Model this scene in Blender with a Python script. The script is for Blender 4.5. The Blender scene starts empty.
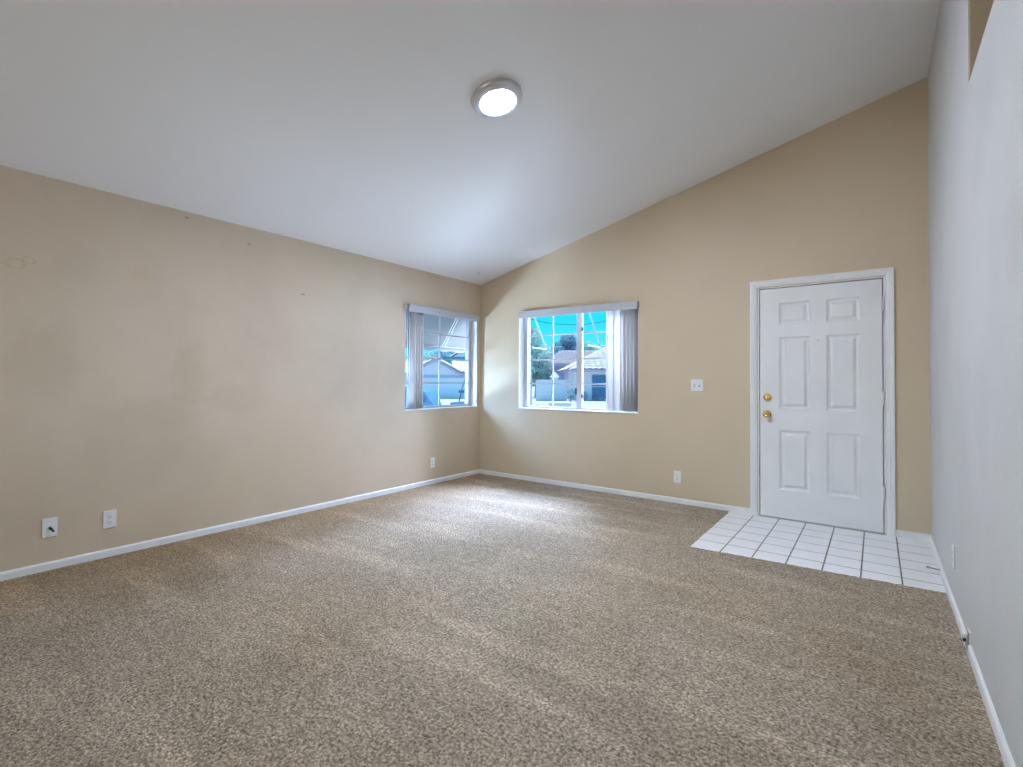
import bpy, bmesh, math, random
from mathutils import Vector, Matrix
random.seed(7)
C = bpy.context.scene.collection
sc = bpy.context.scene

# ------------------------------------------------------------------ camera
F_PX, YAW, PITCH, ROLL, CY = 493.606, 0.6361, 0.0172, -0.0067, 373.107
CAM = Vector((4.1505, 0.0, 1.1915))
_r = Vector((math.cos(YAW), math.sin(YAW), 0)); _f = Vector((-math.sin(YAW), math.cos(YAW), 0)); _u = Vector((0, 0, 1))
_f2 = _f*math.cos(PITCH) + _u*math.sin(PITCH); _u2 = _u*math.cos(PITCH) - _f*math.sin(PITCH)
_R = _r*math.cos(ROLL) - _u2*math.sin(ROLL); _U = _r*math.sin(ROLL) + _u2*math.cos(ROLL)
cd = bpy.data.cameras.new('camera'); cam = bpy.data.objects.new('camera', cd); C.objects.link(cam)
cd.sensor_width = 36; cd.lens = F_PX/1023*36; cd.shift_y = -(383.5-CY)/1023
cd.clip_start = .05; cd.clip_end = 500
cam.matrix_world = Matrix(((_R.x, _U.x, -_f2.x, CAM.x), (_R.y, _U.y, -_f2.y, CAM.y), (_R.z, _U.z, -_f2.z, CAM.z), (0, 0, 0, 1)))
sc.camera = cam
sc.view_settings.view_transform = 'Standard'; sc.view_settings.look = 'None'
sc.view_settings.gamma = 1; sc.view_settings.use_curve_mapping = False; sc.view_settings.exposure = 0.32

# ------------------------------------------------------------------ sky, sun, daylight
w = bpy.data.worlds.new('sky'); sc.world = w; w.use_nodes = True
nt = w.node_tree; nt.nodes.clear()
tc = nt.nodes.new('ShaderNodeTexCoord'); sx = nt.nodes.new('ShaderNodeSeparateXYZ'); rp = nt.nodes.new('ShaderNodeValToRGB')
bg = nt.nodes.new('ShaderNodeBackground'); wo = nt.nodes.new('ShaderNodeOutputWorld')
nt.links.new(tc.outputs['Generated'], sx.inputs[0]); nt.links.new(sx.outputs['Z'], rp.inputs[0])
e = rp.color_ramp.elements
e[0].position = 0.0; e[0].color = (.36, .80, .90, 1)
e[1].position = .055; e[1].color = (.11, .74, .92, 1)
for p, c in ((.13, (.015, .66, .94, 1)), (.35, (.10, .52, .95, 1)), (1., (.16, .46, .95, 1))):
    q = e.new(p); q.color = c
bg.inputs['Strength'].default_value = 1.02
nt.links.new(rp.outputs[0], bg.inputs[0]); nt.links.new(bg.outputs[0], wo.inputs[0])

def sun(name, d, power, col, ang):
    l = bpy.data.lights.new(name, 'SUN'); l.energy = power; l.color = col; l.angle = math.radians(ang)
    o = bpy.data.objects.new(name, l); C.objects.link(o); o.rotation_euler = Vector(d).to_track_quat('-Z', 'Y').to_euler(); return o
def area(name, loc, target, sx_, sy_, power, col):
    l = bpy.data.lights.new(name, 'AREA'); l.shape = 'RECTANGLE'; l.size = sx_; l.size_y = sy_; l.energy = power; l.color = col
    o = bpy.data.objects.new(name, l); C.objects.link(o); o.location = loc
    o.rotation_euler = (Vector(target)-Vector(loc)).to_track_quat('-Z', 'Y').to_euler(); return o
sun('sun', (.34, -.08, -.95), 5.4, (1, .95, .88), .6)
# unseen lamps standing in for daylight thrown up by the sunlit yard and coming down from the sky into the two windows; the rear one is a warm fill lamp added behind the camera
LAMPS = (
 ('yard_bounce_side', (-2.5, 2.4, -.22), (0.3, 4.3, 1.7), .8, .8, (150, 182, 235)),
 ('yard_bounce_front', (1.5, 8.0, -.33), (1.5, 4.4, 1.9), 2.2, 1.0, (205, 238, 300)),
 ('sky_side', (-1.8, 2.3, 2.2), (0.0, 4.3, 1.3), 1.7, 1.5, (115, 175, 290)),
 ('sky_front', (2.2, 8.4, 1.45), (1.2, 4.93, 1.4), 2.2, 1.6, (250, 305, 480)),
 ('sky_high', (1.5, 7.4, 4.0), (1.5, 4.93, 1.4), 2.0, 1.5, (900, 1040, 1550)),
 ('fill_rear', (2.3, -3.9, 1.5), (2.3, 2.0, 1.3), 3.0, 2.0, (26, 19, 6)),
)
for nm, loc, tgt, su, sv, p in LAMPS:
    area(nm, loc, tgt, su, sv, max(p), tuple(c/max(p) for c in p))
LAMP_EMIT = 575.0

# ------------------------------------------------------------------ helpers
def cam_ground(px, d, z=0.0):
    """a point d metres in front of the camera at the photo column px"""
    p = CAM + _r*((px-511.5)/F_PX*d) + _f*d
    return Vector((p.x, p.y, z))
def new_bm(): return bmesh.new()
def add_box(bm, x0, x1, y0, y1, z0, z1, M=None):
    vs = [Vector((x, y, z)) for x in (x0, x1) for y in (y0, y1) for z in (z0, z1)]
    if M: vs = [M @ v for v in vs]
    v = [bm.verts.new(p) for p in vs]
    for q in ((0, 1, 3, 2), (4, 6, 7, 5), (0, 4, 5, 1), (2, 3, 7, 6), (0, 2, 6, 4), (1, 5, 7, 3)):
        bm.faces.new([v[i] for i in q])
    return v
def add_tube(bm, pts, r, n=8, caps=True):
    rings = []
    pts = [Vector(p) for p in pts]
    for i, p in enumerate(pts):
        t = (pts[min(i+1, len(pts)-1)] - pts[max(i-1, 0)]).normalized()
        a = t.orthogonal().normalized() if i == 0 else (rings_a - t*rings_a.dot(t)).normalized()
        rings_a = a; b = t.cross(a)
        rr = r[i] if isinstance(r, (list, tuple)) else r
        rings.append([bm.verts.new(p + (a*math.cos(k*2*math.pi/n) + b*math.sin(k*2*math.pi/n))*rr) for k in range(n)])
    for A, B in zip(rings, rings[1:]):
        for k in range(n): bm.faces.new((A[k], A[(k+1) % n], B[(k+1) % n], B[k]))
    if caps: bm.faces.new(rings[0][::-1]); bm.faces.new(rings[-1])
def add_lathe(bm, prof, n=32, M=None):
    """revolve (radius, height) about local z"""
    M = M or Matrix.Identity(4); rings = []
    for r, h in prof:
        if r < 1e-6: rings.append([bm.verts.new(M @ Vector((0, 0, h)))])
        else: rings.append([bm.verts.new(M @ Vector((r*math.cos(k*2*math.pi/n), r*math.sin(k*2*math.pi/n), h))) for k in range(n)])
    for A, B in zip(rings, rings[1:]):
        for k in range(n):
            q = [A[k % len(A)], A[(k+1) % len(A)], B[(k+1) % len(B)], B[k % len(B)]]
            u = []
            for v in q:
                if v not in u: u.append(v)
            if len(u) > 2: bm.faces.new(u)
def add_poly_prism(bm, pts, d):
    """extrude polygon pts (3d) by vector d"""
    a = [bm.verts.new(Vector(p)) for p in pts]; b = [bm.verts.new(Vector(p)+Vector(d)) for p in pts]
    n = len(a); bm.faces.new(a[::-1]); bm.faces.new(b)
    for i in range(n): bm.faces.new((a[i], a[(i+1) % n], b[(i+1) % n], b[i]))
def obj(name, bm, m, parent=None, bevel=0, smooth=False, segs=2):
    bmesh.ops.recalc_face_normals(bm, faces=bm.faces[:])
    me = bpy.data.meshes.new(name); bm.to_mesh(me); bm.free()
    if smooth:
        for p in me.polygons: p.use_smooth = True
    me.materials.append(m)
    o = bpy.data.objects.new(name, me); C.objects.link(o)
    if parent: o.parent = parent
    if bevel:
        b = o.modifiers.new('bevel', 'BEVEL'); b.width = bevel; b.segments = segs; b.limit_method = 'ANGLE'; b.angle_limit = math.radians(40)
    return o
def tag(o, label, cat=None, group=None, kind=None):
    o['label'] = label
    if cat: o['category'] = cat
    if group: o['group'] = group
    if kind: o['kind'] = kind
    return o
def thing(name, label, cat=None, loc=(0, 0, 0), rot=(0, 0, 0), group=None, kind=None):
    o = bpy.data.objects.new(name, None); C.objects.link(o); o.location = loc; o.rotation_euler = rot; o.empty_display_size = .05
    return tag(o, label, cat, group, kind)
def struct(name, bm, m, label, **k): return tag(obj(name, bm, m, **k), label, kind='structure')

# ------------------------------------------------------------------ materials
def node(nt, t, **kw):
    n = nt.nodes.new(t)
    for k, v in kw.items(): setattr(n, k, v)
    return n
def mat(name, col, rough=.6, metal=0, var=0, vscale=3, bump=0, bscale=200, emit=0, spec=.5, trans=0):
    m = bpy.data.materials.new(name); m.use_nodes = True; nt = m.node_tree; b = nt.nodes['Principled BSDF']
    b.inputs['Base Color'].default_value = (*col, 1); b.inputs['Roughness'].default_value = rough; b.inputs['Metallic'].default_value = metal
    b.inputs['Specular IOR Level'].default_value = spec
    tcn = node(nt, 'ShaderNodeTexCoord')
    if var:
        n = node(nt, 'ShaderNodeTexNoise'); n.inputs['Scale'].default_value = vscale; n.inputs['Detail'].default_value = 5
        nt.links.new(tcn.outputs['Object'], n.inputs['Vector'])
        r = node(nt, 'ShaderNodeValToRGB'); r.color_ramp.elements[0].position = .3; r.color_ramp.elements[1].position = .7
        r.color_ramp.elements[0].color = (*[c*(1-var) for c in col], 1); r.color_ramp.elements[1].color = (*[min(1, c*(1+var)) for c in col], 1)
        nt.links.new(n.outputs['Fac'], r.inputs[0]); nt.links.new(r.outputs[0], b.inputs['Base Color'])
    if bump:
        n = node(nt, 'ShaderNodeTexNoise'); n.inputs['Scale'].default_value = bscale; n.inputs['Detail'].default_value = 3
        nt.links.new(tcn.outputs['Object'], n.inputs['Vector'])
        bp = node(nt, 'ShaderNodeBump'); bp.inputs['Strength'].default_value = bump; bp.inputs['Distance'].default_value = .004
        nt.links.new(n.outputs['Fac'], bp.inputs['Height']); nt.links.new(bp.outputs[0], b.inputs['Normal'])
    if emit:
        b.inputs['Emission Color'].default_value = (*col, 1); b.inputs['Emission Strength'].default_value = emit
    return m

def paint(name, col, dirt, dirt_amt, marks=()):
    """eggshell wall paint over orange-peel plaster, with smudges; marks = ((x,y,z), (sx,sy,sz), colour, amount, ring)"""
    m = mat(name, col, .55, spec=.25); nt = m.node_tree; b = nt.nodes['Principled BSDF']; L = nt.links
    tcn = node(nt, 'ShaderNodeTexCoord')
    n1 = node(nt, 'ShaderNodeTexNoise'); n1.inputs['Scale'].default_value = 1.1; n1.inputs['Detail'].default_value = 6; n1.inputs['Roughness'].default_value = .62
    L.new(tcn.outputs['Object'], n1.inputs['Vector'])
    r1 = node(nt, 'ShaderNodeMapRange'); r1.inputs['From Min'].default_value = .46; r1.inputs['From Max'].default_value = .74
    r1.inputs['To Max'].default_value = dirt_amt
    L.new(n1.outputs['Fac'], r1.inputs['Value'])
    mx = node(nt, 'ShaderNodeMix', data_type='RGBA'); mx.inputs['A'].default_value = (*col, 1); mx.inputs['B'].default_value = (*dirt, 1)
    L.new(r1.outputs[0], mx.inputs['Factor']); out = mx.outputs['Result']
    for pos, siz, c, amt, ring in marks:
        mp = node(nt, 'ShaderNodeMapping', vector_type='TEXTURE'); mp.inputs['Location'].default_value = pos; mp.inputs['Scale'].default_value = siz
        L.new(tcn.outputs['Object'], mp.inputs['Vector'])
        wn = node(nt, 'ShaderNodeTexNoise'); wn.inputs['Scale'].default_value = 2.2
        L.new(mp.outputs[0], wn.inputs['Vector'])
        ad = node(nt, 'ShaderNodeVectorMath', operation='MULTIPLY_ADD'); ad.inputs[1].default_value = (.9, .9, .9)
        L.new(wn.outputs['Color'], ad.inputs[0]); L.new(mp.outputs[0], ad.inputs[2])
        sb = node(nt, 'ShaderNodeVectorMath', operation='SUBTRACT'); sb.inputs[1].default_value = (.45, .45, .45)
        L.new(ad.outputs[0], sb.inputs[0])
        ln = node(nt, 'ShaderNodeVectorMath', operation='LENGTH'); L.new(sb.outputs[0], ln.inputs[0])
        rr = node(nt, 'ShaderNodeMapRange', interpolation_type='SMOOTHSTEP')
        if ring:
            ab = node(nt, 'ShaderNodeMath', operation='SUBTRACT'); ab.inputs[1].default_value = .8; L.new(ln.outputs['Value'], ab.inputs[0])
            aa = node(nt, 'ShaderNodeMath', operation='ABSOLUTE'); L.new(ab.outputs[0], aa.inputs[0]); src = aa.outputs[0]
            rr.inputs['From Min'].default_value = .05; rr.inputs['From Max'].default_value = .25
        else:
            src = ln.outputs['Value']; rr.inputs['From Min'].default_value = .35; rr.inputs['From Max'].default_value = 1.0
        rr.inputs['To Min'].default_value = amt; rr.inputs['To Max'].default_value = 0
        L.new(src, rr.inputs['Value'])
        m2 = node(nt, 'ShaderNodeMix', data_type='RGBA'); m2.inputs['B'].default_value = (*c, 1)
        L.new(out, m2.inputs['A']); L.new(rr.outputs[0], m2.inputs['Factor']); out = m2.outputs['Result']
    L.new(out, b.inputs['Base Color'])
    nb = node(nt, 'ShaderNodeTexNoise'); nb.inputs['Scale'].default_value = 95; nb.inputs['Detail'].default_value = 3
    L.new(tcn.outputs['Object'], nb.inputs['Vector'])
    bp = node(nt, 'ShaderNodeBump'); bp.inputs['Strength'].default_value = .22; bp.inputs['Distance'].default_value = .004
    L.new(nb.outputs['Fac'], bp.inputs['Height']); L.new(bp.outputs[0], b.inputs['Normal'])
    return m

TAN = (.635, .515, .372)
M_left = paint('tan_paint_left', TAN, (.46, .37, .27), .45, marks=(
    ((0, .60, 1.88), (1, .05, .035), (.50, .40, .20), .38, True), ((0, .66, 1.91), (1, .035, .025), (.50, .40, .20), .5, True),
    ((0, 1.23, 1.91), (1, .06, .11), (.60, .46, .26), .28, False),
    ((0, 1.51, 2.405), (1, .022, .007), (.16, .12, .08), .8, False), ((0, 1.968, 2.31), (1, .02, .007), (.16, .12, .08), .8, False), ((0, 2.449, 1.965), (1, .03, .008), (.16, .12, .08), .8, False),
    ((0, .75, 1.30), (1, .24, .34), (.48, .38, .25), .28, False), ((0, 1.55, 1.25), (1, .16, .35), (.50, .38, .25), .35, False),
    ((0, 1.35, .95), (1, .35, .18), (.50, .39, .26), .30, False), ((0, 2.9, 1.05), (1, .25, .22), (.45, .38, .28), .22, False),
    ((0, 1.9, 1.05), (1, .3, .16), (.48, .39, .28), .22, False)))
M_back = paint('tan_paint_back', TAN, (.50, .41, .30), .3, marks=(
    ((2.9, 0, 1.35), (.5, 1, .45), (.56, .45, .32), .3, False), ((2.75, 0, .55), (.4, 1, .25), (.54, .42, .30), .25, False)))
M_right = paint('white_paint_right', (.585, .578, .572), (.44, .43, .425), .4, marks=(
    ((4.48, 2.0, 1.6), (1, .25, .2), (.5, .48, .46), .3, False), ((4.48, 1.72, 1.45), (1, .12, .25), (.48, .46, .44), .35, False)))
M_ceil = paint('white_ceiling_paint', (.84, .83, .82), (.78, .77, .755), .3)
M_trim = mat('white_gloss_trim', (.79, .79, .79), .38, var=.04, vscale=6)
M_door = mat('white_door_paint', (.79, .79, .80), .42, var=.03, vscale=4, bump=.05, bscale=60)
M_plate = mat('white_plastic_plate', (.78, .78, .77), .35)
M_dark = mat('dark_slot', (.03, .03, .03), .7)
M_brass = mat('polished_brass', (.72, .48, .20), .27, 1)
M_steel = mat('satin_steel', (.62, .62, .62), .35, 1)
M_vinyl = mat('white_vinyl', (.50, .50, .53), .4)
M_grey = mat('grey_sill_metal', (.42, .42, .42), .45, .3)
M_ring = mat('satin_fixture_ring', (.62, .63, .68), .32, .8)
M_lens = mat('lit_diffuser', (.71, .80, .95), .4, emit=LAMP_EMIT)
M_backing = mat('exterior_stucco', (.62, .52, .42), .9, var=.08, vscale=8)

def m_glass():
    m = bpy.data.materials.new('window_glass'); m.use_nodes = True; nt = m.node_tree; nt.nodes.clear()
    o = node(nt, 'ShaderNodeOutputMaterial'); t = node(nt, 'ShaderNodeBsdfTransparent'); g = node(nt, 'ShaderNodeBsdfGlossy'); f = node(nt, 'ShaderNodeFresnel'); x = node(nt, 'ShaderNodeMixShader')
    t.inputs[0].default_value = (.90, .97, 1, 1); g.inputs['Roughness'].default_value = .02; f.inputs['IOR'].default_value = 1.14
    nt.links.new(f.outputs[0], x.inputs[0]); nt.links.new(t.outputs[0], x.inputs[1]); nt.links.new(g.outputs[0], x.inputs[2]); nt.links.new(x.outputs[0], o.inputs[0])
    return m
M_glass = m_glass()
def m_sheet(name, col, tr):
    """thin cloth or vinyl that lets some light through"""
    m = bpy.data.materials.new(name); m.use_nodes = True; nt = m.node_tree; nt.nodes.clear()
    o = node(nt, 'ShaderNodeOutputMaterial'); d = node(nt, 'ShaderNodeBsdfDiffuse'); t = node(nt, 'ShaderNodeBsdfTranslucent'); x = node(nt, 'ShaderNodeMixShader')
    d.inputs[0].default_value = (*col, 1); t.inputs[0].default_value = (*col, 1); x.inputs[0].default_value = tr
    nt.links.new(d.outputs[0], x.inputs[1]); nt.links.new(t.outputs[0], x.inputs[2]); nt.links.new(x.outputs[0], o.inputs[0])
    return m
M_vane = m_sheet('blind_vane_vinyl', (.74, .72, .71), .3)
M_canvas = m_sheet('awning_canvas', (.21, .205, .195), .2)

def m_carpet():
    m = mat('beige_carpet', (.3, .25, .2), .95, spec=.1); nt = m.node_tree; b = nt.nodes['Principled BSDF']; L = nt.links
    tcn = node(nt, 'ShaderNodeTexCoord')
    def noise(s, d=2, r=.5):
        n = node(nt, 'ShaderNodeTexNoise'); n.inputs['Scale'].default_value = s; n.inputs['Detail'].default_value = d; n.inputs['Roughness'].default_value = r
        L.new(tcn.outputs['Object'], n.inputs['Vector']); return n
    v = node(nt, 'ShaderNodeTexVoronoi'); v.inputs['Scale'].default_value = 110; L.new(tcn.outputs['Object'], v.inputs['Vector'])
    n1 = noise(84, 4, .72); n2 = noise(22, 3, .6); n3 = noise(1.3, 5, .62)
    r1 = node(nt, 'ShaderNodeValToRGB'); e = r1.color_ramp.elements
    e[0].position = .30; e[0].color = (.13, .095, .065, 1); e[1].position = .66; e[1].color = (.78, .67, .54, 1)
    q = e.new(.48); q.color = (.42, .345, .262, 1)
    sc = node(nt, 'ShaderNodeSeparateColor'); L.new(v.outputs['Color'], sc.inputs[0])     # random tone per tuft, painting in the dark shaded pits of the pile
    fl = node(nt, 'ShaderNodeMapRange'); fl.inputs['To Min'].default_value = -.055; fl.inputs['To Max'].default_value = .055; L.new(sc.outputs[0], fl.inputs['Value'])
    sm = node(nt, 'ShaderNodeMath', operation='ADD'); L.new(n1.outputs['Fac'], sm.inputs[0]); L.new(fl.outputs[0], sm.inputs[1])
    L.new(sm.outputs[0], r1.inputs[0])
    # trodden and vacuumed patches
    r3 = node(nt, 'ShaderNodeMapRange'); r3.inputs['From Min'].default_value = .33; r3.inputs['From Max'].default_value = .68; r3.inputs['To Min'].default_value = .88; r3.inputs['To Max'].default_value = 1.12
    L.new(n3.outputs['Fac'], r3.inputs['Value'])
    r2 = node(nt, 'ShaderNodeMapRange'); r2.inputs['From Min'].default_value = .3; r2.inputs['From Max'].default_value = .7; r2.inputs['To Min'].default_value = .82; r2.inputs['To Max'].default_value = 1.16
    L.new(n2.outputs['Fac'], r2.inputs['Value'])
    mu = node(nt, 'ShaderNodeMath', operation='MULTIPLY'); L.new(r3.outputs[0], mu.inputs[0]); L.new(r2.outputs[0], mu.inputs[1])
    vm = node(nt, 'ShaderNodeVectorMath', operation='SCALE'); L.new(r1.outputs[0], vm.inputs[0]); L.new(mu.outputs[0], vm.inputs['Scale'])
    # browner worn areas and paler brushed streaks
    n4 = noise(.55, 4, .6); r4 = node(nt, 'ShaderNodeMapRange'); r4.inputs['From Min'].default_value = .42; r4.inputs['From Max'].default_value = .66; r4.inputs['To Max'].default_value = .5; L.new(n4.outputs['Fac'], r4.inputs['Value'])
    tn = node(nt, 'ShaderNodeMix', data_type='RGBA', blend_type='MULTIPLY'); tn.inputs['B'].default_value = (1.0, .90, .76, 1); L.new(vm.outputs[0], tn.inputs['A']); L.new(r4.outputs[0], tn.inputs['Factor'])
    mp = node(nt, 'ShaderNodeMapping'); mp.inputs['Rotation'].default_value = (0, 0, 1.05); mp.inputs['Scale'].default_value = (.7, 3.6, 1); L.new(tcn.outputs['Object'], mp.inputs['Vector'])
    n5 = node(nt, 'ShaderNodeTexNoise'); n5.inputs['Scale'].default_value = 1.4; n5.inputs['Detail'].default_value = 3; L.new(mp.outputs[0], n5.inputs['Vector'])
    r5 = node(nt, 'ShaderNodeMapRange'); r5.inputs['From Min'].default_value = .52; r5.inputs['From Max'].default_value = .66; r5.inputs['To Min'].default_value = 1.0; r5.inputs['To Max'].default_value = 1.22; L.new(n5.outputs['Fac'], r5.inputs['Value'])
    sc5 = node(nt, 'ShaderNodeVectorMath', operation='SCALE'); L.new(tn.outputs['Result'], sc5.inputs[0]); L.new(r5.outputs[0], sc5.inputs['Scale'])
    # darker, browner strip along the long wall
    sp = node(nt, 'ShaderNodeSeparateXYZ'); L.new(tcn.outputs['Object'], sp.inputs[0])
    wob = node(nt, 'ShaderNodeMath', operation='MULTIPLY_ADD'); wob.inputs[1].default_value = 1.2; L.new(n3.outputs['Fac'], wob.inputs[0]); L.new(sp.outputs['X'], wob.inputs[2])
    r6 = node(nt, 'ShaderNodeMapRange', interpolation_type='SMOOTHSTEP'); r6.inputs['From Min'].default_value = .5; r6.inputs['From Max'].default_value = 1.9; r6.inputs['To Min'].default_value = .85; r6.inputs['To Max'].default_value = 0
    L.new(wob.outputs[0], r6.inputs['Value'])
    so = node(nt, 'ShaderNodeMix', data_type='RGBA', blend_type='MULTIPLY'); so.inputs['B'].default_value = (.84, .70, .52, 1); L.new(sc5.outputs[0], so.inputs['A']); L.new(r6.outputs[0], so.inputs['Factor'])
    L.new(so.outputs['Result'], b.inputs['Base Color'])
    ad = node(nt, 'ShaderNodeMath', operation='ADD'); L.new(n1.outputs['Fac'], ad.inputs[0])
    vv = node(nt, 'ShaderNodeMath', operation='MULTIPLY'); vv.inputs[1].default_value = -.6; L.new(v.outputs['Distance'], vv.inputs[0]); L.new(vv.outputs[0], ad.inputs[1])
    bp = node(nt, 'ShaderNodeBump'); bp.inputs['Strength'].default_value = 1.0; bp.inputs['Distance'].default_value = .014
    L.new(ad.outputs[0], bp.inputs['Height']); L.new(bp.outputs[0], b.inputs['Normal'])
    return m
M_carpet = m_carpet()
M_tile = mat('white_glazed_tile', (.88, .88, .89), .22, var=.03, vscale=9)
M_grout = mat('grey_grout', (.20, .195, .19), .9, var=.15, vscale=30)

# ------------------------------------------------------------------ room shell
W, D, YR = 4.481, 4.932, -3.2          # right wall, far wall, rear wall
K = .2492; ZL = 2.449                  # ceiling slope and its height over the left wall
def zc(x): return ZL + K*x
T = .16
TX0, TY0, TP = 3.052, 3.735, .2035      # tiled entry

def edge_wobble(a, b, n, amp, axis):
    out = []
    for i in range(n+1):
        t = i/n; p = [a[0]+(b[0]-a[0])*t, a[1]+(b[1]-a[1])*t]
        if 0 < i < n: p[axis] += random.uniform(-amp, amp)
        out.append(p)
    return out
bm = new_bm()   # carpet: an L round the tiles, its cut edges slightly ragged
front = edge_wobble((W, TY0+.038), (TX0, TY0-.052), 90, .006, 1); side = edge_wobble((TX0, TY0-.052), (TX0, D), 60, .004, 0)
outer = [(0, D), (0, YR), (W, YR)]
top = [bm.verts.new((x, y, 0)) for x, y in outer + front + side[1:]]
bot = [bm.verts.new((v.co.x, v.co.y, -.014)) for v in top]
f = bm.faces.new(top); n = len(top)
for i in range(n): bm.faces.new((top[i], top[(i+1) % n], bot[(i+1) % n], bot[i]))
bmesh.ops.triangulate(bm, faces=[f])
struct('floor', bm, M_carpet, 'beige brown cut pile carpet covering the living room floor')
bm = new_bm(); add_box(bm, TX0-.05, 7.2, TY0-.08, D, -.05, -.0036)
fe = struct('floor_tile', bm, M_grout, 'white square tiles with dark grout in front of the entry door')
bm = new_bm(); xg = [3.02, 3.255] + [3.255+TP*k for k in range(1, 6)] + [W]; yg = [D-.004] + [4.725-TP*k for k in range(0, 5)] + [3.65]
for i in range(len(xg)-1):
    for j in range(len(yg)-1):
        g = .0042
        add_box(bm, xg[i]+g, xg[i+1]-g, yg[j+1]+.0048, yg[j]-.0048, -.02, -.003)
obj('tile_surface', bm, M_tile, fe, bevel=.0015)
bm = new_bm(); add_box(bm, -.2, 7.2, YR-.2, D+.2, -.30, -.05); struct('floor_slab', bm, M_grout, 'concrete slab under the carpet and tiles')

def wall_x(bm, x0, x1, ya, yb, z0, ztop, holes):
    """wall slab between x0 and x1 running along y with rectangular holes (y0,y1,z0,z1)"""
    ys = sorted({ya, yb, *[h[0] for h in holes], *[h[1] for h in holes]})
    for a, b in zip(ys, ys[1:]):
        hs = [h for h in holes if h[0] <= a and h[1] >= b]
        segs = [(z0, ztop)] if not hs else [(z0, hs[0][2]), (hs[0][3], ztop)]
        for s, t in segs:
            if t-s > 1e-4: add_box(bm, x0, x1, a, b, s, t)
def wall_y(bm, y0, y1, xa, xb, z0, holes):
    """wall slab along x under the sloping ceiling"""
    xs = sorted({xa, xb, *[h[0] for h in holes], *[h[1] for h in holes]})
    for a, b in zip(xs, xs[1:]):
        hs = [h for h in holes if h[0] <= a and h[1] >= b]
        if hs and hs[0][2] > z0: add_box(bm, a, b, y0, y1, z0, hs[0][2])
        s = hs[0][3] if hs else z0
        add_poly_prism(bm, [(a, y0, s), (b, y0, s), (b, y0, zc(b)+.01), (a, y0, zc(a)+.01)], (0, y1-y0, 0))
LW = (3.655, 4.865, .862, 2.03)        # window in the left wall
BW = (.62, 2.155, .862, 2.03)          # window in the far wall
DO = (3.288, 4.211, -.05, 2.052)       # door opening
bm = new_bm(); wall_x(bm, -T, 0, YR-T, D+T, -.05, ZL+.0, [LW]); struct('wall_left', bm, M_left, 'long tan wall with the side window, stained and scuffed')
bm = new_bm(); wall_y(bm, D, D+T, 0, 7.2, -.05, [BW, DO]); struct('wall_back', bm, M_back, 'tan gable wall with the front window and entry door')
OPN = (-1.2, 2.885, 2.505, 3.40)       # high opening over the right wall
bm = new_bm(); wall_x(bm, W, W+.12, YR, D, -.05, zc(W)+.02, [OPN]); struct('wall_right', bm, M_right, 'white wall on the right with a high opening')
bm = new_bm(); add_box(bm, W+.004, W+.121, 2.875, 2.886, 2.506, 3.40); struct('wall_jamb', bm, M_back, 'tan end face of the high opening over the right wall')
bm = new_bm(); wall_y(bm, YR-T, YR, 0, 7.2, -.05, [(.7, 3.9, .05, 2.2)]); struct('wall_rear', bm, M_back, 'tan rear wall behind the camera with opening added for the fill lamp')
bm = new_bm(); add_box(bm, 7.2, 7.36, YR-T, D+T, -.05, zc(7.3)+.1); struct('wall_hall', bm, M_back, 'tan far wall of the hall beyond the high opening')
bm = new_bm()
a, b = -.55, 7.5  # slab runs past the walls as an unseen eave added to block sun
add_poly_prism(bm, [(a, YR-.6, zc(a)), (b, YR-.6, zc(b)), (b, YR-.6, zc(b)+.22), (a, YR-.6, zc(a)+.22)], (0, D+.5-(YR-.6), 0))
struct('ceiling', bm, M_ceil, 'white sloping ceiling rising from the left wall to the right')

# baseboards
def board(name, p, q, nrm, label):
    p, q, nrm = Vector(p), Vector(q), Vector(nrm); bm = new_bm()
    prof = [(0, -.012), (.012, -.012), (.012, .038), (.009, .046), (.004, .051), (0, .051)]
    A = [bm.verts.new(p + nrm*u + Vector((0, 0, z))) for u, z in prof]; B = [bm.verts.new(q + nrm*u + Vector((0, 0, z))) for u, z in prof]
    n = len(A); bm.faces.new(A); bm.faces.new(B[::-1])
    for i in range(n): bm.faces.new((A[i], A[(i+1) % n], B[(i+1) % n], B[i]))
    struct(name, bm, M_trim, label)
board('baseboard_left', (0, YR, 0), (0, D, 0), (1, 0, 0), 'white baseboard along the long tan wall')
board('baseboard_back', (.012, D, 0), (3.226, D, 0), (0, -1, 0), 'white baseboard under the front window up to the door')
board('baseboard_back_2', (4.269, D, 0), (W-.012, D, 0), (0, -1, 0), 'short white baseboard between door casing and right wall')
board('baseboard_right', (W, YR, 0), (W, D, 0), (-1, 0, 0), 'white baseboard along the white right wall')

# ------------------------------------------------------------------ entry door
door = thing('door_1', 'white six panel entry door with brass knob and deadbolt', loc=(0, 0, 0), kind='structure')
def casing(name, p, q, inward, parent):
    """mitred moulded strip from p to q on the far wall; inward points towards the opening"""
    p, q, inward = Vector(p), Vector(q), Vector(inward); d = (q-p).normalized(); bm = new_bm()
    prof = [(0, 0), (0, .017), (.010, .019), (.020, .016), (.034, .015), (.044, .011), (.052, .010), (.056, .006), (.056, 0)]
    A, B = [], []
    for u, h in prof:
        o = inward*u + Vector((0, -h, 0))
        m1 = d*u if casing.m0 else Vector(); m2 = -d*u if casing.m1 else Vector()
        A.append(bm.verts.new(p+o+m1)); B.append(bm.verts.new(q+o+m2))
    n = len(A); bm.faces.new(A); bm.faces.new(B[::-1])
    for i in range(n): bm.faces.new((A[i], A[(i+1) % n], B[(i+1) % n], B[i]))
    return obj(name, bm, M_trim, parent)
CX0, CX1, CZ = 3.226, 4.269, 2.117
casing.m0, casing.m1 = False, True;  casing('casing', (CX0, D, -.003), (CX0, D, CZ), (1, 0, 0), door)
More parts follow.
